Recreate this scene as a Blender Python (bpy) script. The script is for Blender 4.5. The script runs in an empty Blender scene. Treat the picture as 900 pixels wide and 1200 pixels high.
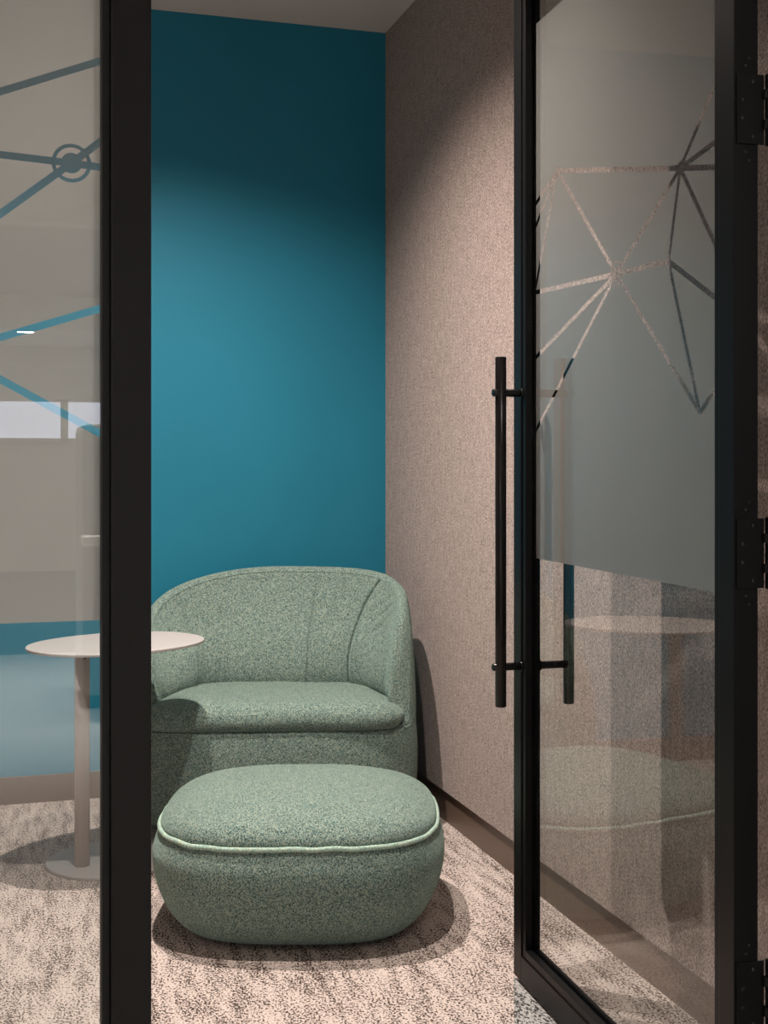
import bpy, bmesh, math, random
from mathutils import Vector, Matrix, noise
from mathutils.geometry import delaunay_2d_cdt

# ------------------------------------------------------------------ camera
H = 1.15                      # camera height
F = 1501.0                    # focal length in pixels of the 900x1200 frame
TH = math.radians(16.83)      # the camera is turned to the right of the room's axis
S, C_ = math.sin(TH), math.cos(TH)
scn = bpy.context.scene
col = scn.collection
cam_data = bpy.data.cameras.new('camera')
cam = bpy.data.objects.new('camera', cam_data)
col.objects.link(cam)
cam.location = (0, 0, H)
cam.rotation_euler = (math.radians(90), 0, -TH)
cam_data.sensor_fit = 'HORIZONTAL'
cam_data.sensor_width = 24.0
cam_data.lens = 24.0 * F / 900.0
cam_data.shift_y = -56.0 / 900.0
cam_data.clip_start = 0.02
scn.camera = cam

# ------------------------------------------------------------------ world, lamps, exposure
world = bpy.data.worlds.new('world')
scn.world = world
world.use_nodes = True
world.node_tree.nodes['Background'].inputs[0].default_value = (0.8, 0.9, 1.0, 1)
world.node_tree.nodes['Background'].inputs[1].default_value = 0.02
vs = scn.view_settings
vs.view_transform = 'Standard'
vs.look = 'None'
vs.exposure = 0.0
vs.gamma = 1.0
vs.use_curve_mapping = False


def spot(name, loc, target, power, size, blend, radius, color):
    d = bpy.data.lights.new(name, 'SPOT')
    d.energy = power
    d.spot_size = math.radians(size)
    d.spot_blend = blend
    d.shadow_soft_size = radius
    d.color = color
    o = bpy.data.objects.new(name, d)
    col.objects.link(o)
    o.location = loc
    o.rotation_euler = (Vector(target) - Vector(loc)).to_track_quat('-Z', 'Y').to_euler()
    return o


def area(name, loc, rot, sx, sy, power, color):
    d = bpy.data.lights.new(name, 'AREA')
    d.shape = 'RECTANGLE'
    d.size, d.size_y = sx, sy
    d.energy = power
    d.color = color
    o = bpy.data.objects.new(name, d)
    col.objects.link(o)
    o.location = loc
    o.rotation_euler = rot
    return o


WARM = (1.0, 0.88, 0.79)
spot('room_downlight_rear', (0.40, 3.36, 2.72), (0.40, 3.36, 0), 300, 136, 1.0, 0.022, WARM)
spot('room_downlight_front', (0.56, 2.54, 2.72), (0.56, 2.54, 0), 195, 106, 1.0, 0.022, WARM)
area('corridor_fill_light', (-2.6, -0.4, 2.72), (0, 0, 0), 2.4, 1.0, 30, (1.0, 0.94, 0.88))  # added fill lamp, unseen, lights the corridor outside the glass front
spot('corridor_fill_spot', (0.85, 0.35, 2.72), (1.36, 1.90, 1.1), 34, 60, 0.8, 0.03, (1.0, 0.93, 0.86))  # added unseen spot that brightens the felt wall behind the door
area('lobby_fill_light', (-4.2, -6.0, 2.72), (0, 0, 0), 1.6, 5.0, 190, (1.0, 0.95, 0.90))  # pair of added fill lamps for the office, set aside from the mirrored view
area('lobby_fill_light', (4.2, -6.0, 2.72), (0, 0, 0), 1.6, 5.0, 190, (1.0, 0.95, 0.90))
for lx in (-1.2, 0.3, 1.8):
    spot('lobby_floor_fill', (lx, -2.9, 2.71), (lx, -2.9, 0), 330, 82, 0.8, 0.05, (1.0, 0.95, 0.90))  # added unseen spots, brighten the pale floor that the side panel mirrors


# ------------------------------------------------------------------ helpers
def W(u, w, z=0.0):
    """point u to the right of and w in front of the camera, as a place in the room"""
    return Vector((S * w + C_ * u, C_ * w - S * u, z))


def ray(px, py):
    a = (px - 450.0) / F
    return Vector((S + C_ * a, C_ - S * a, (544.0 - py) / F))


EYE = Vector((0, 0, H))


def on_plane(px, py, p0, n):
    d = ray(px, py)
    t = (p0 - EYE).dot(n) / d.dot(n)
    return EYE + d * t


def empty(name, loc, rz=0.0, label=None, cat=None, kind=None, group=None):
    o = bpy.data.objects.new(name, None)
    o.empty_display_size = 0.1
    o.location = loc
    o.rotation_euler = (0, 0, rz)
    col.objects.link(o)
    if label: o['label'] = label
    if cat: o['category'] = cat
    if kind: o['kind'] = kind
    if group: o['group'] = group
    return o


def link(name, bm, mat, parent=None, smooth=False, loc=None, kind=None, label=None):
    me = bpy.data.meshes.new(name)
    bmesh.ops.recalc_face_normals(bm, faces=bm.faces)
    bm.to_mesh(me)
    bm.free()
    me.materials.append(mat)
    if smooth:
        for p in me.polygons:
            p.use_smooth = True
    o = bpy.data.objects.new(name, me)
    col.objects.link(o)
    if parent: o.parent = parent
    if loc: o.location = loc
    if kind: o['kind'] = kind
    if label: o['label'] = label
    return o


def add_box(bm, x0, x1, y0, y1, z0, z1, bev=0.0):
    vs_ = [bm.verts.new((x, y, z)) for x in (x0, x1) for y in (y0, y1) for z in (z0, z1)]
    q = [(0, 1, 3, 2), (4, 6, 7, 5), (0, 4, 5, 1), (2, 3, 7, 6), (0, 2, 6, 4), (1, 5, 7, 3)]
    fs = [bm.faces.new([vs_[i] for i in f]) for f in q]
    if bev > 0:
        es = list({e for f in fs for e in f.edges})
        bmesh.ops.bevel(bm, geom=es, offset=bev, segments=2, affect='EDGES', profile=0.6)


def box(name, x0, x1, y0, y1, z0, z1, mat, parent=None, bev=0.0, **k):
    bm = bmesh.new()
    add_box(bm, x0, x1, y0, y1, z0, z1, bev)
    return link(name, bm, mat, parent, **k)


def add_tube(bm, pts, r, n=20, cap=True, closed=False):
    """tube of radius r through the points"""
    pts = [Vector(p) for p in pts]
    m = len(pts)
    rings = []
    up = Vector((0, 0, 1))
    prev = None
    for i, p in enumerate(pts):
        if closed:
            t = (pts[(i + 1) % m] - pts[i - 1]).normalized()
        else:
            t = (pts[min(i + 1, m - 1)] - pts[max(i - 1, 0)]).normalized()
        a = prev if prev is not None else (Vector((1, 0, 0)) if abs(t.z) > 0.9 else up)
        a = (a - t * a.dot(t)).normalized()
        prev = a
        b = t.cross(a)
        rr = r(i) if callable(r) else r
        rings.append([bm.verts.new(p + a * math.cos(2 * math.pi * k / n) * rr + b * math.sin(2 * math.pi * k / n) * rr) for k in range(n)])
    for i in range(m if closed else m - 1):
        r0, r1 = rings[i], rings[(i + 1) % m]
        for k in range(n):
            bm.faces.new((r0[k], r0[(k + 1) % n], r1[(k + 1) % n], r1[k]))
    if cap and not closed:
        bm.faces.new(rings[0])
        bm.faces.new(list(reversed(rings[-1])))


def rod_profile(p0, p1, r, ch=0.0015):
    """points and radii for a straight rod with slightly chamfered ends"""
    p0, p1 = Vector(p0), Vector(p1)
    d = (p1 - p0).normalized()
    pts = [p0, p0 + d * ch, p1 - d * ch, p1]
    rad = [r - ch, r, r, r - ch]
    return pts, (lambda i: rad[i])


def loft(bm, rings, close_u=True, cap_top=True, cap_bot=True):
    vr = [[bm.verts.new(p) for p in ring] for ring in rings]
    n = len(vr[0])
    for i in range(len(vr) - 1):
        for k in range(n if close_u else n - 1):
            bm.faces.new((vr[i][k], vr[i][(k + 1) % n], vr[i + 1][(k + 1) % n], vr[i + 1][k]))
    if cap_bot: bm.faces.new(list(reversed(vr[0])))
    if cap_top: bm.faces.new(vr[-1])
    return vr


def sgnpow(v, e):
    return math.copysign(abs(v) ** e, v)


def smooth(t):
    t = max(0.0, min(1.0, t))
    return t * t * (3 - 2 * t)


def interp(tab, x):
    if x <= tab[0][0]: return tab[0][1]
    for (a, b), (c, d) in zip(tab, tab[1:]):
        if x <= c:
            return b + (d - b) * (x - a) / (c - a)
    return tab[-1][1]


def catmull(ctrl, n):
    """smooth curve through 2D control points, n samples"""
    out = []
    m = len(ctrl)
    for i in range(n):
        t = i / (n - 1) * (m - 1)
        k = min(int(t), m - 2)
        f = t - k
        p = [ctrl[max(0, min(m - 1, k + j))] for j in (-1, 0, 1, 2)]
        out.append(tuple(0.5 * ((2 * p[1][c]) + (-p[0][c] + p[2][c]) * f + (2 * p[0][c] - 5 * p[1][c] + 4 * p[2][c] - p[3][c]) * f * f
                                + (-p[0][c] + 3 * p[1][c] - 3 * p[2][c] + p[3][c]) * f ** 3) for c in range(len(p[0]))))
    return out


# ------------------------------------------------------------------ materials
def new_mat(name):
    m = bpy.data.materials.new(name)
    m.use_nodes = True
    nt = m.node_tree
    return m, nt, nt.nodes['Principled BSDF'], nt.nodes['Material Output']


def nd(nt, typ, **k):
    n = nt.nodes.new(typ)
    for a, v in k.items():
        if a.startswith('i_'):
            n.inputs[a[2:].replace('_', ' ')].default_value = v
        else:
            setattr(n, a, v)
    return n


def ramp(nt, src, stops, interp_='LINEAR'):
    r = nt.nodes.new('ShaderNodeValToRGB')
    r.color_ramp.interpolation = interp_
    els = r.color_ramp.elements
    while len(els) < len(stops): els.new(0.5)
    for e, (p, c) in zip(els, stops):
        e.position = p
        e.color = (*c, 1) if len(c) == 3 else c
    nt.links.new(src, r.inputs[0])
    return r.outputs[0]


def coords(nt, scale=(1, 1, 1), rot=(0, 0, 0)):
    t = nt.nodes.new('ShaderNodeTexCoord')
    m = nt.nodes.new('ShaderNodeMapping')
    m.inputs['Scale'].default_value = scale
    m.inputs['Rotation'].default_value = rot
    nt.links.new(t.outputs['Object'], m.inputs['Vector'])
    return m.outputs[0]


def noise_n(nt, vec, scale, detail=2.0, rough=0.5):
    n = nt.nodes.new('ShaderNodeTexNoise')
    n.inputs['Scale'].default_value = scale
    n.inputs['Detail'].default_value = detail
    n.inputs['Roughness'].default_value = rough
    nt.links.new(vec, n.inputs['Vector'])
    return n.outputs[0]


def mixc(nt, fac, a, b, typ='MIX'):
    m = nt.nodes.new('ShaderNodeMix')
    m.data_type = 'RGBA'
    m.blend_type = typ
    for v, i in ((fac, 0), (a, 6), (b, 7)):
        if hasattr(v, 'is_output') or isinstance(v, bpy.types.NodeSocket):
            nt.links.new(v, m.inputs[i])
        elif i == 0:
            m.inputs[0].default_value = v
        else:
            m.inputs[i].default_value = (*v, 1)
    return m.outputs[2]


def math_n(nt, op, a, b):
    m = nt.nodes.new('ShaderNodeMath')
    m.operation = op
    for i, v in enumerate((a, b)):
        if isinstance(v, (int, float)): m.inputs[i].default_value = v
        else: nt.links.new(v, m.inputs[i])
    return m.outputs[0]


def bump(nt, bsdf, height, strength, dist):
    b = nt.nodes.new('ShaderNodeBump')
    b.inputs['Strength'].default_value = strength
    b.inputs['Distance'].default_value = dist
    nt.links.new(height, b.inputs['Height'])
    nt.links.new(b.outputs[0], bsdf.inputs['Normal'])


def plain(name, color, rough=0.5, metal=0.0, spec=0.5, coat=0.0):
    m, nt, b, o = new_mat(name)
    b.inputs['Base Color'].default_value = (*color, 1)
    b.inputs['Roughness'].default_value = rough
    b.inputs['Metallic'].default_value = metal
    b.inputs['Specular IOR Level'].default_value = spec
    b.inputs['Coat Weight'].default_value = coat
    v = coords(nt)
    n = noise_n(nt, v, 900, 1)
    bump(nt, b, n, 0.04, 0.0005)
    return m


def paint(name, color, rough=0.6):
    m, nt, b, o = new_mat(name)
    v = coords(nt)
    n = noise_n(nt, v, 2.0, 4)
    c = ramp(nt, n, [(0.35, tuple(x * 0.96 for x in color)), (0.65, tuple(min(1, x * 1.03) for x in color))])
    nt.links.new(c, b.inputs['Base Color'])
    b.inputs['Roughness'].default_value = rough
    b.inputs['Specular IOR Level'].default_value = 0.3
    bump(nt, b, noise_n(nt, v, 350, 3), 0.08, 0.001)
    return m


def carpet(name, light, mid, dark):
    m, nt, b, o = new_mat(name)
    v1 = coords(nt, (1, 0.62, 1), (0, 0, 0.35))
    v2 = coords(nt, (1, 0.16, 1))
    fine = noise_n(nt, v1, 215, 1.5, 0.55)
    streak = noise_n(nt, v2, 40, 3.0, 0.62)
    cloud = noise_n(nt, coords(nt, (1, 0.5, 1)), 6, 2.0, 0.5)
    a = math_n(nt, 'MULTIPLY', math_n(nt, 'SUBTRACT', streak, 0.5), 0.45)
    c = math_n(nt, 'MULTIPLY', math_n(nt, 'SUBTRACT', cloud, 0.5), 0.2)
    t = math_n(nt, 'ADD', math_n(nt, 'ADD', fine, a), c)
    colr = ramp(nt, t, [(0.38, dark), (0.455, mid), (0.51, light), (0.72, tuple(min(1, x * 1.12) for x in light))])
    nt.links.new(colr, b.inputs['Base Color'])
    b.inputs['Roughness'].default_value = 0.95
    b.inputs['Specular IOR Level'].default_value = 0.1
    bump(nt, b, fine, 0.7, 0.004)
    return m


def felt(name, light, dark):
    m, nt, b, o = new_mat(name)
    v = coords(nt, (1, 1, 0.55))
    n1 = noise_n(nt, v, 300, 2.0, 0.7)
    n2 = noise_n(nt, coords(nt, (1, 1, 0.35)), 70, 3.0, 0.6)
    t = math_n(nt, 'ADD', math_n(nt, 'MULTIPLY', n1, 0.8), math_n(nt, 'MULTIPLY', n2, 0.2))
    c = ramp(nt, t, [(0.36, dark), (0.50, tuple((p + q) / 2 for p, q in zip(light, dark))), (0.62, light)])
    nt.links.new(c, b.inputs['Base Color'])
    b.inputs['Roughness'].default_value = 0.95
    b.inputs['Specular IOR Level'].default_value = 0.1
    b.inputs['Sheen Weight'].default_value = 0.15
    bump(nt, b, n1, 0.4, 0.002)
    return m


def weave(name, light, mid, dark, scale=680):
    m, nt, b, o = new_mat(name)
    v = coords(nt)
    vo = nt.nodes.new('ShaderNodeTexVoronoi')
    vo.inputs['Scale'].default_value = scale
    nt.links.new(v, vo.inputs['Vector'])
    sep = nt.nodes.new('ShaderNodeSeparateColor')
    nt.links.new(vo.outputs['Color'], sep.inputs[0])
    n2 = noise_n(nt, v, scale * 0.28, 2.0)
    t = math_n(nt, 'ADD', math_n(nt, 'MULTIPLY', sep.outputs[0], 0.75), math_n(nt, 'MULTIPLY', n2, 0.3))
    c = ramp(nt, t, [(0.14, dark), (0.45, mid), (0.80, light)])
    c2 = mixc(nt, math_n(nt, 'GREATER_THAN', sep.outputs[1], 0.86), c, (light[0] * 1.25, light[1] * 1.0, light[2] * 0.82))
    nt.links.new(c2, b.inputs['Base Color'])
    b.inputs['Roughness'].default_value = 0.9
    b.inputs['Specular IOR Level'].default_value = 0.15
    b.inputs['Sheen Weight'].default_value = 0.3
    b.inputs['Sheen Roughness'].default_value = 0.35
    b.inputs['Sheen Tint'].default_value = (0.7, 1.0, 0.9, 1)
    bump(nt, b, math_n(nt, 'SUBTRACT', 1.0, vo.outputs['Distance']), 0.5, 0.002)
    return m


def glass(name, ior=1.5, tint=(0.96, 0.975, 0.97)):
    """clear pane: passes light straight through and mirrors by Fresnel's law"""
    m, nt, b, o = new_mat(name)
    nt.nodes.remove(b)
    tr = nd(nt, 'ShaderNodeBsdfTransparent')
    tr.inputs[0].default_value = (*tint, 1)
    gl = nd(nt, 'ShaderNodeBsdfGlossy')
    gl.inputs['Roughness'].default_value = 0.0
    geo = nd(nt, 'ShaderNodeNewGeometry')
    k = math_n(nt, 'MULTIPLY', geo.outputs['Backfacing'], ior - 1 / ior)
    i = math_n(nt, 'SUBTRACT', ior, k)
    fr = nd(nt, 'ShaderNodeFresnel')
    nt.links.new(i, fr.inputs['IOR'])
    mx = nd(nt, 'ShaderNodeMixShader')
    nt.links.new(fr.outputs[0], mx.inputs[0])
    nt.links.new(tr.outputs[0], mx.inputs[1])
    nt.links.new(gl.outputs[0], mx.inputs[2])
    nt.links.new(mx.outputs[0], o.inputs['Surface'])
    return m


def frost(name, color, clear=0.06):
    """frosted window film: scatters light both ways, lets a little straight through"""
    m, nt, b, o = new_mat(name)
    nt.nodes.remove(b)
    df = nd(nt, 'ShaderNodeBsdfDiffuse')
    df.inputs[0].default_value = (*color, 1)
    tl = nd(nt, 'ShaderNodeBsdfTranslucent')
    tl.inputs[0].default_value = (*color, 1)
    tr = nd(nt, 'ShaderNodeBsdfTransparent')
    m1 = nd(nt, 'ShaderNodeMixShader')
    m1.inputs[0].default_value = 0.28
    nt.links.new(df.outputs[0], m1.inputs[1])
    nt.links.new(tl.outputs[0], m1.inputs[2])
    m2 = nd(nt, 'ShaderNodeMixShader')
    m2.inputs[0].default_value = clear
    nt.links.new(m1.outputs[0], m2.inputs[1])
    nt.links.new(tr.outputs[0], m2.inputs[2])
    nt.links.new(m2.outputs[0], o.inputs['Surface'])
    return m


M_TEAL = paint('teal_paint', (0.014, 0.19, 0.295), 0.55)
M_FELT = felt('taupe_felt', (0.48, 0.385, 0.345), (0.10, 0.076, 0.070))
M_CEIL = paint('ceiling_paint', (0.62, 0.58, 0.55), 0.8)
M_WHITE = paint('white_paint', (0.78, 0.76, 0.73), 0.7)
M_CARPET = carpet('beige_carpet', (0.50, 0.43, 0.395), (0.24, 0.198, 0.178), (0.055, 0.040, 0.035))
M_GREYED_CARPET = carpet('greyed_carpet', (0.33, 0.325, 0.32), (0.15, 0.148, 0.145), (0.035, 0.035, 0.035))  # greyed version of the beige carpet, for the added patch
M_LOBBY = plain('pale_lobby_floor', (0.72, 0.70, 0.67), 0.5)
M_OFFICE = plain('grey_office_floor', (0.20, 0.20, 0.20), 0.6)
M_BASE = plain('bronze_baseboard', (0.125, 0.085, 0.065), 0.38, 0.0, 0.5)
M_BLACK = plain('black_frame_metal', (0.007, 0.0065, 0.0065), 0.45, 0.0, 0.22)
M_BLACK2 = plain('black_handle_metal', (0.004, 0.004, 0.004), 0.2, 0.0, 0.3)
M_DOOR = plain('black_door_metal', (0.005, 0.005, 0.0055), 0.35, 0.0, 0.12)
M_SCREW = plain('black_screw_steel', (0.03, 0.03, 0.03), 0.3, 0.8)
M_WEAVE = weave('green_woven_fabric', (0.29, 0.395, 0.355), (0.060, 0.116, 0.107), (0.006, 0.025, 0.029))
M_PIPING = weave('pale_green_piping', (0.44, 0.59, 0.52), (0.28, 0.42, 0.36), (0.15, 0.26, 0.22), 500)
M_TABLE = plain('warm_grey_powder_coat', (0.38, 0.355, 0.345), 0.45)
M_TABLE_POST = plain('taupe_powder_coat', (0.40, 0.33, 0.30), 0.45)
M_GLASS = glass('clear_glass', 1.92)
M_GLASS_D = glass('clear_door_glass', 1.44)
M_FILM = frost('frosted_film', (0.28, 0.268, 0.26), 0.05)
M_FILM_L = frost('frosted_film_side_panel', (0.45, 0.435, 0.415), 0.04)
M_DARK = plain('dark_glide_plastic', (0.02, 0.02, 0.02), 0.6)

# ------------------------------------------------------------------ the room
XR, XL = 1.373, -0.60
YB, YF = 4.52, 1.70          # teal wall, glass front
ZC = 2.74
BH = 0.103                   # baseboard height
ZT = 2.70


def struct(name, *a, **k):
    o = box(name, *a, **k)
    o['kind'] = 'structure'
    return o


struct('floor', XL - 0.2, XR + 0.2, 1.30, YB + 0.1, -0.05, 0.0, M_CARPET)
struct('ceiling', -7.0, 7.0, -10.9, YB + 0.1, ZC, ZC + 0.08, M_CEIL)
struct('wall_back', XL - 0.1, XR + 0.1, YB, YB + 0.1, 0, ZC, M_TEAL)
struct('wall_right', XR, XR + 0.022, YF - 0.55, YB, BH, ZC, M_FELT)
struct('trim_1', XR + 0.022, XR + 0.06, YF - 0.55, YB, 0, ZC, M_WHITE)
struct('baseboard_right', XR + 0.012, XR + 0.022, YF - 0.55, YB, 0.0, BH - 0.001, M_BASE)
struct('baseboard_back', XL, XR + 0.012, YB - 0.012, YB, 0, BH - 0.012, M_BASE)
struct('wall_left', XL - 0.1, XL, YF, YB, 0, ZC, M_FELT)
struct('baseboard_left', XL, XL + 0.012, YF + 0.1, YB - 0.012, 0, BH, M_BASE)
# the office outside, seen only mirrored in the glass and through it
struct('floor_lobby', -7.0, 7.0, -4.6, 1.30, -0.05, 0.0, M_LOBBY)
struct('floor_office', -7.0, 7.0, -10.9, -4.6, -0.05, 0.0, M_OFFICE)
struct('trim_3', -7.0, 7.0, -4.75, -4.6, ZC - 0.12, ZC, M_WHITE)
struct('trim_4', -7.0, 7.0, -10.8, -9.05, 2.42, ZC, M_WHITE)
struct('wall_lobby_rear', -7.0, 7.0, -10.9, -10.8, 0, ZC, M_WHITE)
struct('wall_lobby_left', -7.1, -7.0, -10.9, 1.9, 0, ZC, M_WHITE)
struct('wall_lobby_right', 7.0, 7.1, -10.9, 1.9, 0, ZC, M_WHITE)
struct('wall_front_left', -7.0, XL - 0.1, YF, YF + 0.1, 0, ZC, M_WHITE)
struct('wall_front_right', XR + 0.06, 7.0, YF - 0.55, YF - 0.45, 0, ZC, M_WHITE)

# the ribbon window on the far side of the office
m, nt, b, o = new_mat('daylight_window')
b.inputs['Base Color'].default_value = (0.8, 0.85, 0.95, 1)
b.inputs['Emission Color'].default_value = (0.80, 0.84, 1.0, 1)
b.inputs['Emission Strength'].default_value = 2.2
M_DAY = m
win = empty('window_2', (0, -10.8, 1.4), kind='structure')
for i in range(-4, 5):
    box('pane', i * 1.4 - 0.66, i * 1.4 + 0.66, -0.002, 0.01, 0.03, 0.42, M_DAY, win)
wf = bmesh.new()
add_box(wf, -6.4, 6.4, 0, 0.04, -0.02, 0.03)
add_box(wf, -6.4, 6.4, 0, 0.04, 0.42, 0.47)
for i in range(-5, 5):
    add_box(wf, i * 1.4 + 0.66, i * 1.4 + 0.74, 0, 0.04, 0.0, 0.45)
link('window_frame', wf, M_WHITE, win)

# ------------------------------------------------------------------ film with the cut-out line pattern
def cut_film(rect, segs, nodes, width):
    """2D triangles of a film sheet (rect) with lines and rings cut out of it"""
    polys = []
    cuts = []
    for (a, b) in segs:
        a, b = Vector(a), Vector(b)
        d = (b - a).normalized()
        n = Vector((-d.y, d.x)) * width / 2
        polys.append([a + n, b + n, b - n, a - n])
        cuts.append(('seg', a, b))
    for (c, ri, ro, r0) in nodes:
        c = Vector(c)
        cuts.append(('ring', c, ri, ro, r0))
        for r in (ri, ro, r0):
            if r > 0:
                polys.append([c + Vector((math.cos(t * math.pi / 18), math.sin(t * math.pi / 18))) * r for t in range(36)])
    x0, x1, y0, y1 = rect
    polys.append([Vector((x0, y0)), Vector((x1, y0)), Vector((x1, y1)), Vector((x0, y1))])
    vv, ee = [], []
    for p in polys:
        k = len(vv)
        vv += p
        ee += [(k + i, k + (i + 1) % len(p)) for i in range(len(p))]
    r = delaunay_2d_cdt(vv, ee, [], 0, 1e-6)
    ov, of = r[0], r[2]
    keep = []
    for f in of:
        c = sum((ov[i] for i in f), Vector((0, 0))) / len(f)
        if not (x0 < c.x < x1 and y0 < c.y < y1): continue
        out = False
        for q in cuts:
            if q[0] == 'seg':
                a, b = q[1], q[2]
                L = (b - a).length
                d = (b - a) / L
                s = (c - a).dot(d)
                if 0 <= s <= L and abs((c - a).dot(Vector((-d.y, d.x)))) < width / 2:
                    out = True
            else:
                dd = (c - q[1]).length
                if q[2] < dd < q[3] or dd < q[4]:
                    out = True
            if out: break
        if not out: keep.append(f)
    return ov, keep


def film_object(name, rect, segs, nodes, width, place, mat, parent):
    ov, faces = cut_film(rect, segs, nodes, width)
    bm = bmesh.new()
    vs_ = [bm.verts.new(place(v.x, v.y)) for v in ov]
    for f in faces:
        bm.faces.new([vs_[i] for i in f])
    for v in [v for v in bm.verts if not v.link_faces]:
        bm.verts.remove(v)
    return link(name, bm, mat, parent)


FILM_Z0, FILM_Z1 = 0.944, 2.115

# ------------------------------------------------------------------ fixed glass panel on the left
PX0, PX1 = 0.1426, 0.195
fixed = empty('window_1', (0, YF, 0), kind='structure')
GY = 0.022                    # glass plane behind the face of the frame
fb = bmesh.new()
add_box(fb, PX0, PX1, 0.0, 0.062, 0, ZC, 0.0025)
link('post', fb, M_BLACK, fixed)
fb = bmesh.new()
add_box(fb, XL - 0.0, XL + 0.055, 0.0, 0.062, 0, ZC, 0.0025)
link('post', fb, M_BLACK, fixed)
box('bottom_rail', XL + 0.055, PX0, 0.0, 0.062, 0, 0.075, M_BLACK, fixed, 0.002)
box('head_rail', XL + 0.055, 1.145, 0.0, 0.062, ZT - 0.02, ZC, M_BLACK, fixed, 0.002)
gb = bmesh.new()
for (a, b_) in ((0.008, 0.018), (0.030, 0.045)):
    add_box(gb, PX0 - 0.011, PX0 - 0.0005, a, b_, 0.075, ZT - 0.02, 0.001)
    add_box(gb, XL + 0.0555, XL + 0.066, a, b_, 0.075, ZT - 0.02, 0.001)
    add_box(gb, XL + 0.066, PX0 - 0.011, a, b_, 0.0755, 0.086, 0.001)
    add_box(gb, XL + 0.066, PX0 - 0.011, a, b_, ZT - 0.031, ZT - 0.0205, 0.001)
link('glazing_bead', gb, M_BLACK, fixed)
box('glass_pane', XL + 0.057, PX0 - 0.002, GY - 0.003, GY + 0.005, 0.077, ZT - 0.022, M_GLASS, fixed)
P0 = Vector((0, YF + GY, 0)); NY = Vector((0, 1, 0))


def lp(px, py):
    p = on_plane(px, py, P0, NY)
    return (p.x, p.z)


def extend(a, b, k0, k1):
    a, b = Vector(a), Vector(b)
    return (tuple(a + (a - b) * k0), tuple(b + (b - a) * k1))


nodeL = lp(84, 190)
segsL = [extend(lp(0, 106), lp(118, 70), 7.0, 0.3),
         extend(lp(0, 180), nodeL, 9.0, 0.0),
         (nodeL, extend(nodeL, lp(118, 195), 0, 1)[1]),
         extend(lp(0, 250), nodeL, 9.0, 0.0),
         (nodeL, extend(nodeL, lp(118, 165), 0, 1)[1]),
         extend(lp(0, 395), lp(118, 361), 7.0, 0.3),
         extend(lp(0, 444), lp(118, 508), 7.0, 0.3)]
film_object('frosted_film', (XL + 0.067, PX0 - 0.012, FILM_Z0, FILM_Z1), segsL,
            [(nodeL, 0.0205, 0.0255, 0.0135)], 0.0098,
            lambda x, z: (x, GY + 0.0056, z), M_FILM_L, fixed)

# ------------------------------------------------------------------ the open glass door
A = Vector((1.0744, 1.712, 0))
DD = Vector((0.0312, 0.9425, 0)).normalized()
DL = 0.943
DT = 0.041
DN = Vector((DD.y, -DD.x, 0))          # towards the right wall
door = empty('door_1', A, math.atan2(DD.y, DD.x), kind='structure')
ZB, ZTOP = 0.012, ZT - 0.025
SW = 0.045                             # flat of the stile, plus bead
for x0, x1 in ((0, SW), (DL - SW, DL)):
    box('stile', x0, x1, -DT, 0, ZB, ZTOP, M_DOOR, door, 0.0012)
box('bottom_rail', SW, DL - SW, -DT, 0, ZB, ZB + 0.056, M_DOOR, door, 0.0012)
box('top_rail', SW, DL - SW, -DT, 0, ZTOP - 0.056, ZTOP, M_DOOR, door, 0.0012)
gb = bmesh.new()
BD = 0.019
zb0, zb1 = ZB + 0.056, ZTOP - 0.056
for (y0, y1) in ((-0.0185, -0.003), (-DT + 0.003, -0.0285)):
    for (a, b_) in ((SW + 0.0005, SW + BD), (DL - SW - BD, DL - SW - 0.0005)):
        add_box(gb, a, b_, y0, y1, zb0 + 0.0005, zb1 - 0.0005, 0.0012)
    add_box(gb, SW + BD, DL - SW - BD, y0, y1, zb0 + 0.0005, zb0 + BD, 0.0012)
    add_box(gb, SW + BD, DL - SW - BD, y0, y1, zb1 - BD, zb1 - 0.0005, 0.0012)
link('glazing_bead', gb, M_DOOR, door)
box('glass_pane', SW + 0.002, DL - SW - 0.002, -0.0275, -0.0195, zb0 + 0.002, zb1 - 0.002, M_GLASS_D, door)
PD = A + DN * 0.0275


def dp(px, py):
    p = on_plane(px, py, PD, DN)
    return ((p - A).dot(DD), p.z)


n1, n2, n3, n4, n5 = dp(653, 200), dp(797, 197), dp(722, 321), dp(783, 306), dp(820, 484)


def ray_out(a, px, py, k=0.6):
    return (a, extend(a, dp(px, py), 0, k)[1])


segsD = [(n1, n2), ray_out(n2, 834, 196), ray_out(n1, 625, 243), ray_out(n1, 625, 272), ray_out(n1, 626, 345),
         (n1, n3), ray_out(n2, 831, 115), ray_out(n2, 833, 170), (n2, n3), (n2, n4), ray_out(n2, 833, 276),
         (n3, n4), ray_out(n3, 626, 343), ray_out(n3, 625.5, 421), ray_out(n3, 625.5, 509), (n3, n5),
         ray_out(n4, 833, 345), (n4, n5), ray_out(n5, 833, 464)]
film_object('frosted_film', (SW + BD + 0.0005, DL - SW - BD - 0.0005, FILM_Z0, FILM_Z1), segsD,
            [(n3, 0.0205, 0.0255, 0.0135), (n1, 0, 0.010, 0.010), (n2, 0, 0.012, 0.012)], 0.0098,
            lambda x, z: (x, -0.0280, z), M_FILM, door)

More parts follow.
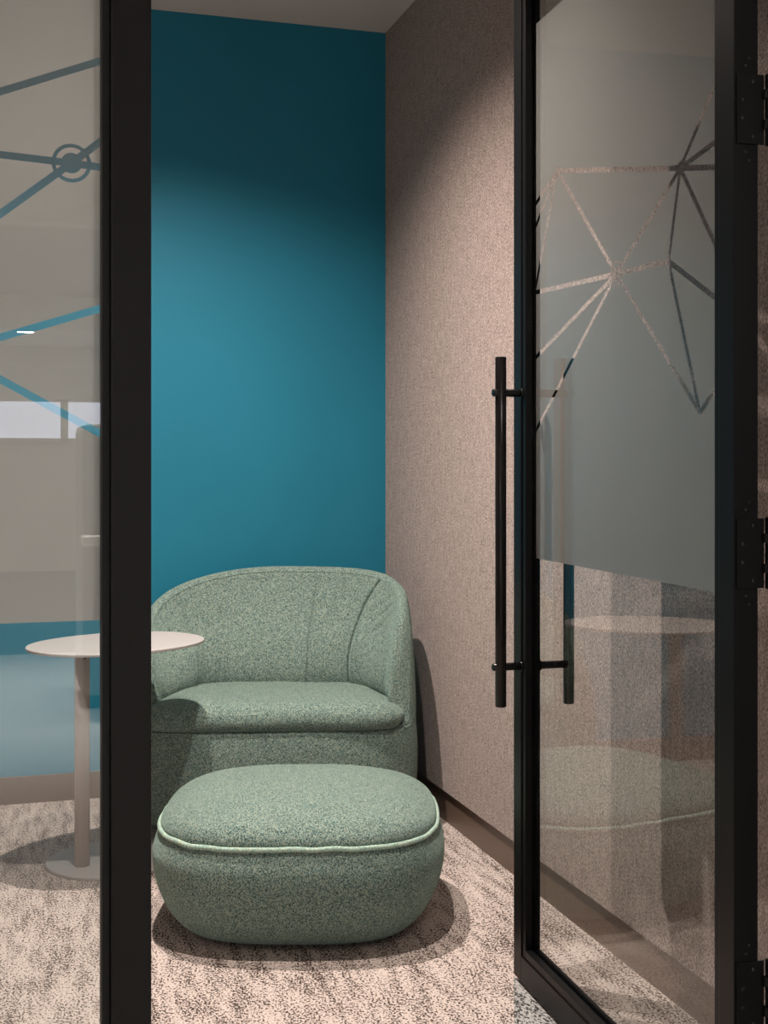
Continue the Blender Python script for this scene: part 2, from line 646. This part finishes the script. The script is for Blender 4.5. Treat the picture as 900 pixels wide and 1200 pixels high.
# handles: a tall round bar on each side of the door
hx = DL - 0.050
for side, off in ((1, 0.049), (-1, 0.070)):
    yb = off if side > 0 else -DT - off
    bm = bmesh.new()
    p, r = rod_profile((hx, yb, 0.6195), (hx, yb, 1.3845), 0.0122)
    add_tube(bm, p, r, 28)
    hd = link('handle', bm, M_BLACK2, door, smooth=False)
    for pl in hd.data.polygons:
        pl.use_smooth = len(pl.vertices) == 4
    for z in (0.707, 1.306):
        bm = bmesh.new()
        y_in = 0.0005 if side > 0 else -DT - 0.0005
        y_out = yb + side * 0.019
        p, r = rod_profile((hx, y_in, z), (hx, y_out if side > 0 else yb, z), 0.0085)
        add_tube(bm, p, r, 20)
        p, r = rod_profile((hx, y_in, z), (hx, y_in + side * 0.003, z), 0.0115, 0.0008)
        add_tube(bm, p, r, 20)
        so = link('standoff', bm, M_BLACK2, hd)
        for pl in so.data.polygons:
            pl.use_smooth = len(pl.vertices) == 4

# hinges on the edge of the door that faces out
for z in (0.337, 1.014, 1.692, 2.37):
    hz = 0.0535
    bm = bmesh.new()
    add_box(bm, -0.0030, -0.0002, -DT - 0.0088, -0.0035, z - hz, z + hz, 0.0008)
    hg = link('hinge', bm, M_DOOR, door)
    bm = bmesh.new()
    for a, b_ in ((-0.030, -0.016), (0.016, 0.030)):
        add_tube(bm, [(-0.006, -DT - 0.0105, z + a), (-0.006, -DT - 0.0105, z + b_)], 0.0048, 16)
    link('knuckle', bm, M_DOOR, hg)
    for (fy, fz) in ((-0.0315, 0.042), (-0.0135, 0.014), (-0.0135, -0.014), (-0.0315, -0.042)):
        bm = bmesh.new()
        add_tube(bm, [(-0.0032, fy, z + fz), (-0.0040, fy, z + fz), (-0.0043, fy, z + fz)],
                 (lambda i: (0.0036, 0.0034, 0.0022)[i]), 14)
        link('screw', bm, M_SCREW, hg, smooth=True)
    for (fy, fz) in ((-0.020, 0.066), (-0.026, 0.078), (-0.020, -0.066), (-0.026, -0.078)):
        bm = bmesh.new()
        add_tube(bm, [(0.0002, fy, z + fz), (-0.0010, fy, z + fz), (-0.0014, fy, z + fz)],
                 (lambda i: (0.0026, 0.0025, 0.0015)[i]), 12)
        link('door_screw', bm, M_SCREW, door, smooth=True)

# right jamb with its side of the hinges
jamb = empty('trim_2', (0, YF, 0), kind='structure')
box('jamb', 1.173, 1.22, 0.0, 0.062, 0, ZC, M_DOOR, jamb, 0.002)
box('side_glass', 1.219, XR, 0.022, 0.030, 0.02, ZT, M_GLASS, jamb)
box('floor_channel', 1.22, XR, 0.010, 0.042, 0, 0.03, M_DOOR, jamb, 0.002)
box('head_channel', 1.22, XR, 0.0, 0.062, ZT - 0.02, ZC, M_DOOR, jamb, 0.002)
for z in (0.337, 1.014, 1.692, 2.37):
    box('hinge_leaf', 1.1272, 1.1725, 0.003, 0.010, z - 0.055, z + 0.055, M_DOOR, jamb, 0.001)

# added grey patch standing in for a retouched, greyer tone of the carpet
g = [on_plane(602, 1144, Vector((0, 0, 0.0015)), Vector((0, 0, 1))),
     on_plane(602, 1330, Vector((0, 0, 0.0015)), Vector((0, 0, 1))), None, None]
g[2] = Vector((1.085, g[1].y, 0.0015))
g[3] = Vector((1.113, g[0].y, 0.0015))
bm = bmesh.new()
top = [bm.verts.new((p.x, p.y, 0.0018)) for p in g]
bot = [bm.verts.new((p.x, p.y, 0.0)) for p in g]
bm.faces.new(top)
bm.faces.new(list(reversed(bot)))
for i in range(4):
    bm.faces.new((top[i], bot[i], bot[(i + 1) % 4], top[(i + 1) % 4]))
o = link('added_grey_patch', bm, M_GREYED_CARPET)
o['label'] = 'added grey patch copying a retouched carpet tone under the free end of the glass door'
o['category'] = 'carpet'


# ------------------------------------------------------------------ upholstery
def se_point(a, b, n, t):
    c, s = math.cos(t), math.sin(t)
    return Vector((a * sgnpow(c, 2 / n), b * sgnpow(s, 2 / n)))


def se_loop(a, b, n, m=160, nb=None):
    """superellipse resampled to even arc length"""
    fine = [se_point(a, b, (nb or n) if i < 1000 else n, 2 * math.pi * i / 2000) for i in range(2000)]
    fine.append(fine[0])
    L = [0]
    for p, q in zip(fine, fine[1:]):
        L.append(L[-1] + (q - p).length)
    out, j = [], 0
    for k in range(m):
        d = L[-1] * k / m
        while L[j + 1] < d: j += 1
        f = (d - L[j]) / max(1e-9, L[j + 1] - L[j])
        out.append(fine[j].lerp(fine[j + 1], f))
    return out


# ---- ottoman
oc = W(-0.213, 3.29)
ott = empty('ottoman', oc, -TH, 'low rounded green woven ottoman with pale piping standing on the carpet before the armchair', 'ottoman')
OA, OB, ON, OZ = 0.345, 0.330, 2.9, 0.258
prof = [(0.004, -0.098), (0.010, -0.078), (0.022, -0.055), (0.045, -0.030), (0.08, -0.007), (0.12, 0.010), (0.16, 0.019),
        (0.20, 0.021), (0.232, 0.012), (0.250, 0.003), (0.256, -0.003)]
pr = catmull(prof, 40)
M_ = 200
base_loop = se_loop(OA, OB, ON, M_)


def off_loop(loop, d, z, wob=None):
    m = len(loop)
    out = []
    for i, p in enumerate(loop):
        t = (loop[(i + 1) % m] - loop[i - 1]).normalized()
        n = Vector((t.y, -t.x))
        q = p + n * d
        zz = z + (wob(i, m) if wob else 0)
        out.append(Vector((q.x, q.y, zz)))
    return out


def pip_wob(i, m):
    return 0.0016 * math.sin(i * 2 * math.pi * 23 / m) * (0.5 + 0.5 * math.sin(i * 0.21)) + 0.002 * math.sin(i * 2 * math.pi * 4 / m + 1)


bm = bmesh.new()
rings = []
for z, d in pr:
    k = smooth((z - 0.2) / 0.05)
    rings.append(off_loop(base_loop, d, z, (lambda i, m, k=k: pip_wob(i, m) * k)))
loft(bm, rings, cap_top=False)
link('body', bm, M_WEAVE, ott, smooth=True)
bm = bmesh.new()
top_prof = [(0.0, -0.004), (0.010, 0.001), (0.028, -0.006), (0.044, -0.024), (0.056, -0.05), (0.066, -0.085), (0.0745, -0.13), (0.080, -0.19),
            (0.083, -0.25), (0.084, -0.30)]
rings = []
for zz, d in catmull(top_prof, 36):
    sc = 1 + d / 0.335
    k = smooth(1 - zz / 0.03)
    ring = []
    for i, p in enumerate(base_loop):
        ring.append(Vector((p.x * sc, p.y * sc, OZ - 0.002 + zz + pip_wob(i, M_) * k
                            + 0.0015 * noise.noise(Vector((p.x * 9 * sc, p.y * 9 * sc, 3))))))
    rings.append(ring)
loft(bm, rings, cap_bot=False)
link('top_cushion', bm, M_WEAVE, ott, smooth=True)
bm = bmesh.new()
add_tube(bm, off_loop(base_loop, 0.003, OZ, pip_wob), 0.0062, 12, closed=True)
link('piping', bm, M_PIPING, ott, smooth=True, label='pale green piping')
bm = bmesh.new()
loft(bm, [off_loop(base_loop, -0.12, 0.0), off_loop(base_loop, -0.11, 0.0055)])
link('base_plate', bm, M_DARK, ott)

# ---- armchair
cc = W(-0.352, 4.175)
ch = empty('armchair', cc, -TH + math.radians(3), 'wide rounded green woven tub armchair against the teal wall', 'armchair')
CA, CB, CN, CNB = 0.455, 0.315, 4.2, 2.1
cl = se_loop(CA, CB, CN, 240, CNB)
bm = bmesh.new()
rings = []
for z, d in catmull([(0.028, -0.085), (0.036, -0.055), (0.055, -0.032), (0.09, -0.014), (0.14, -0.004), (0.20, 0.0), (0.27, 0.0),
                     (0.322, -0.004), (0.338, -0.010), (0.345, -0.03), (0.346, -0.06)], 46):
    rings.append(off_loop(cl, d, z))
loft(bm, rings)
link('base', bm, M_WEAVE, ch, smooth=True)
bm = bmesh.new()
bm.free()
for sx in (-0.30, 0.30):
    for sy in (-0.18, 0.18):
        bm = bmesh.new()
        add_tube(bm, [(sx, sy, 0.0), (sx, sy, 0.03)], 0.022, 16)
        link('glide', bm, M_DARK, ch)

# tub: back and arms in one sweep
NP, NS = 640, 190


def outer_plan(t):
    """t 0..1 from the front right, round the back, to the front left"""
    a0 = math.radians(-38)
    a = a0 + (math.pi - 2 * a0) * t
    return se_point(CA - 0.004, CB - 0.004, CN if math.sin(a) < 0 else CNB, a)


def even(fn, n, k=3000):
    pts = [fn(i / k) for i in range(k + 1)]
    L = [0]
    for p, q in zip(pts, pts[1:]): L.append(L[-1] + (q - p).length)
    out, j = [], 0
    for i in range(n):
        d = L[-1] * i / (n - 1)
        while j < k - 1 and L[j + 1] < d: j += 1
        f = (d - L[j]) / max(1e-9, L[j + 1] - L[j])
        out.append(pts[j].lerp(pts[j + 1], min(1, f)))
    return out


_half = [(0.374, -0.262), (0.392, -0.17), (0.366, -0.075), (0.320, 0.01), (0.268, 0.070), (0.19, 0.094), (0.09, 0.099), (0.0, 0.10)]
INNER_CURVE = catmull(_half + [(-x, y) for x, y in reversed(_half[:-1])], 601)


def inner_plan(t):
    p = INNER_CURVE[min(600, int(round(t * 600)))]
    return Vector((p[0], p[1]))


RIM_T = [(-0.240, 0.300), (-0.225, 0.325), (-0.205, 0.405), (-0.171, 0.525), (-0.117, 0.632), (-0.063, 0.688), (-0.009, 0.718), (0.045, 0.742), (0.099, 0.760),
         (0.153, 0.778), (0.207, 0.789), (0.261, 0.795), (0.315, 0.797)]
RIM = [(-0.225 + 0.54 * i / 400, interp(RIM_T, -0.225 + 0.54 * i / 400)) for i in range(401)]
RIM = [(a, sum(RIM[max(0, min(400, i + q))][1] for q in range(-18, 19)) / 37) for i, (a, b_) in enumerate(RIM)]
OUT, INN = even(outer_plan, NP), even(inner_plan, NP, 600)
Z0 = 0.335
bm = bmesh.new()
rings = []
creases = [(0.305, 0.0065, 0.018), (0.42, 0.0045, 0.010), (0.56, 0.006, 0.005), (0.72, 0.0065, 0.012), (0.66, 0.006, 0.005)]
for i in range(NP):
    t = i / (NP - 1)
    o2, i2 = OUT[i], INN[i]
    h = RIM[int(max(0, min(400, (o2.y + 0.225) / 0.54 * 400)))][1]
    h -= 0.055 * (max(0.0, -o2.x) / 0.40) ** 1.9 * smooth((h - Z0) / 0.3)
    hh = max(0.012, h - Z0)
    T = (i2 - o2).length
    d = (i2 - o2).normalized()
    # towards the ends use the path normal so the arm ends close softly
    k = min(1.0, 0.15 + hh / 0.16)
    ins = 0.050
    crest = (ins + 0.042)
    ctrl = [(0.0, -0.02), (0.0, 0.10 * hh), (0.002, 0.34 * hh), (0.008, 0.62 * hh), (0.018 * k, hh * 0.85), (0.032 * k, hh - 0.014 * k),
            (0.050 * k, hh), (0.068 * k, hh - 0.005 * k), (0.082 * k, hh - 0.022 * k), (0.094 * k, hh - 0.05 * k)]
    # inner face, puffed, running down to the seat
    r_a, z_a = 0.094 * k, hh - 0.05 * k
    puff = (0.055 + 0.02 * smooth((0.33 - min(t, 1 - t)) / 0.08)) * smooth((min(t, 1 - t) - 0.03) / 0.16)
    for q in (0.25, 0.5, 0.75, 1.0):
        rr = r_a + (max(T, r_a) - r_a) * q + puff * k * math.sin(math.pi * q ** 1.45)
        ctrl.append((rr, z_a * (1 - q) + 0.02 * q))
    ctrl.append((max(T, r_a) - 0.004, -0.02))
    sec = catmull(ctrl, NS)
    ring = []
    for j, (r_, z_) in enumerate(sec):
        v = j / (NS - 1)
        p = o2 + d * r_
        z = Z0 + z_
        disp = 0.0
        if v > 0.55:                                   # inner face
            zf = (z_ / max(hh, 0.05))
            for (cx, wd, dep) in creases:
                zq = max(0.0, min(1.0, zf))
                cxx = cx + {0.305: -0.062, 0.42: -0.014, 0.72: 0.03}.get(cx, 0.01) * zq ** 3.6
                if cx == 0.305: cxx -= 0.02 * (1 - zq) ** 5
                prof_ = smooth(zf / 0.1) * smooth((1.05 - zf) / 0.25)
                if cx in (0.72,): prof_ *= smooth((0.62 - zf) / 0.3)
                if cx in (0.56, 0.66): prof_ *= smooth((0.5 - zf) / 0.3)
                disp -= dep * math.exp(-((t - cxx) / wd * 2.2) ** 2) * prof_
                if cx in (0.305, 0.72):                # the arm swells out beside the crease
                    q_ = (cxx - t) if cx < 0.5 else (t - cxx)
                    if q_ > 0:
                        disp += 0.016 * smooth(q_ / 0.018) * math.exp(-(q_ / 0.09) ** 2) * smooth(zf / 0.1) * smooth((1.0 - zf) / 0.35)
                disp += dep * 0.35 * math.exp(-((t - cxx) / (wd * 3)) ** 2) * prof_
            # gathers at the two shoulders
            for (c0, s0) in ((0.215, 0.050), (0.755, 0.060)):
                g_ = math.exp(-((t - c0) / s0) ** 2) * math.exp(-((zf - 0.74) / 0.19) ** 2)
                ph = (30 * zf + 100 * t) if c0 < 0.5 else (9 * zf - 88 * t)
                ph += 1.3 * noise.noise(Vector((t * 16, zf * 4, 0)))
                disp -= 0.013 * g_ * (1 - abs(math.sin(ph))) ** 2.2 * (0.55 + 0.8 * abs(noise.noise(Vector((t * 25, zf * 5, 9)))))
            disp += 0.003 * noise.noise(Vector((t * 14, zf * 3, 7)))
        if v > 0.5:
            p = o2 + d * (r_ + disp)
        ring.append(Vector((p.x, p.y, z)))
    rings.append(ring)
loft(bm, rings, close_u=False, cap_top=False, cap_bot=False)
# close the two arm ends
bmesh.ops.holes_fill(bm, edges=[e for e in bm.edges if len(e.link_faces) == 1], sides=0)
link('backrest', bm, M_WEAVE, ch, smooth=True)

# rim seam cord
bm = bmesh.new()
pts = [Vector(rings[i][104]) for i in range(14, NP - 14, 2)]
add_tube(bm, [p + Vector((0, 0, 0.0)) for p in pts], 0.0022, 8)
link('piping', bm, M_WEAVE, ch, smooth=True)

# seat cushion
bm = bmesh.new()
sl = se_loop(0.398, 0.235, 6.5, 260)
rings = []
for z, d in catmull([(0.340, -0.06), (0.341, -0.016), (0.344, -0.006), (0.356, 0.004), (0.374, 0.008), (0.394, 0.003), (0.410, -0.012),
                     (0.4205, -0.035), (0.426, -0.07), (0.429, -0.11), (0.430, -0.15), (0.431, -0.19)], 54):
    if d > -0.03:
        base = off_loop(sl, d, z)
    else:
        sc = 1 + (d + 0.0) / 0.235
        base = [Vector((p.x * (1 + d / 0.40), p.y * sc, z)) for p in sl]
    ring = []
    for i, p in enumerate(base):
        g_ = math.exp(-((z - 0.352) / 0.018) ** 2)
        fr = smooth((-p.y) / 0.1)
        a_ = 0.0022 * g_ * fr * math.sin(p.x * 150 + 4 * noise.noise(Vector((p.x * 6, 0, 0)))) * (0.4 + 0.6 * abs(noise.noise(Vector((p.x * 5, 4, 1)))) * 2)
        zz = p.z + 0.004 * noise.noise(Vector((p.x * 6, p.y * 9, 2)))
        # the cushion sinks a little towards the ends
        zz -= 0.008 * smooth((abs(p.x) - 0.28) / 0.1) * smooth((z - 0.35) / 0.06)
        ring.append(Vector((p.x, p.y - 0.078 - a_, zz if z > 0.345 else p.z)))
    rings.append(ring)
loft(bm, rings)
link('seat_cushion', bm, M_WEAVE, ch, smooth=True)

# ---- side table
tc = W(-0.859, 3.645)
tab = empty('side_table', tc, -TH, 'small pale metal side table with off-centre post behind the fixed glass panel', 'table')


def disc(name, cu, cw_, a, b, ang, z0, z1, mat, nexp=2.15):
    """a rounded flat plate, centre given in camera metres"""
    dx, dy = cu + 0.859, cw_ - 3.645
    bm = bmesh.new()
    lp_ = se_loop(a, b, nexp, 128)
    ca, sa = math.cos(ang), math.sin(ang)
    lp_ = [Vector((p.x * ca - p.y * sa + dx, p.x * sa + p.y * ca + dy)) for p in lp_]
    e = min(0.0015, (z1 - z0) * 0.3)
    rr = [off_loop(lp_, -e, z0), off_loop(lp_, 0, z0 + e), off_loop(lp_, 0, z1 - e), off_loop(lp_, -e, z1)]
    loft(bm, rr)
    return link(name, bm, mat, tab)


disc('table_top', -0.765, 3.67, 0.262, 0.207, math.radians(46), 0.632, 0.640, M_TABLE)
disc('base_plate', -0.775, 3.725, 0.205, 0.175, math.radians(40), 0.0, 0.009, M_TABLE)
bm = bmesh.new()
add_tube(bm, [(0, 0, 0.009), (0, 0, 0.632)], 0.0215, 40)
po = link('post', bm, M_TABLE_POST, tab, smooth=True)
bm = bmesh.new()
add_tube(bm, [(0.011, -0.0175, 0.600), (0.0125, -0.0195, 0.600)], 0.004, 12)
link('screw', bm, M_SCREW, po)

# ---- things of the office outside that the side panel mirrors
m, nt, b, o = new_mat('lamp_glow')
b.inputs['Emission Color'].default_value = (1, 0.93, 0.82, 1)
b.inputs['Emission Strength'].default_value = 140.0
dl = empty('ceiling_downlight', (0.264, -9.24, 2.42), 0, 'small lit ceiling downlight mirrored in the frosted side panel', 'ceiling light')
bm = bmesh.new()
add_tube(bm, [(0, 0, -0.006), (0, 0, -0.001)], 0.085, 32)
link('lamp_disc', bm, m, dl)
bm = bmesh.new()
add_tube(bm, [(math.cos(a / 16 * math.pi) * 0.095, math.sin(a / 16 * math.pi) * 0.095, -0.004) for a in range(32)], 0.010, 8, closed=True)
link('trim_ring', bm, M_WHITE, dl, smooth=True)

# grey cabinet with a ledge standing in the corridor, mirrored at the edge of the side panel
kb = empty('cabinet', (0.66, -2.95, 0), 0, 'tall pale grey cabinet with a ledge mirrored at the edge of the side panel', 'cabinet')
M_CAB = plain('pale_grey_laminate', (0.30, 0.30, 0.29), 0.6)
bm = bmesh.new()
add_box(bm, -0.28, 0.28, -0.25, 0.25, 0.06, 1.34, 0.035)
link('body', bm, M_CAB, kb)
box('plinth', -0.25, 0.25, -0.22, 0.22, 0.0, 0.06, M_BLACK, kb, 0.004)
box('ledge', -0.285, 0.28, 0.25, 0.42, 0.775, 0.82, M_WHITE, kb, 0.012)

# glazed partition rails at the far side of the office
pt = empty('window_3', (0, -8.2, 0), kind='structure')
bm = bmesh.new()
add_box(bm, -6.9, 6.9, 0, 0.05, 2.02, 2.07)
add_box(bm, -6.9, 6.9, 0, 0.05, 1.72, 1.75)
for i in range(-12, 13):
    add_box(bm, i * 0.55 - 0.015, i * 0.55 + 0.015, 0.005, 0.045, 1.75, 2.02)
add_box(bm, -6.9, -6.85, 0, 0.05, 0, 1.72)
add_box(bm, 6.85, 6.9, 0, 0.05, 0, 1.72)
link('partition_frame', bm, M_WHITE, pt)
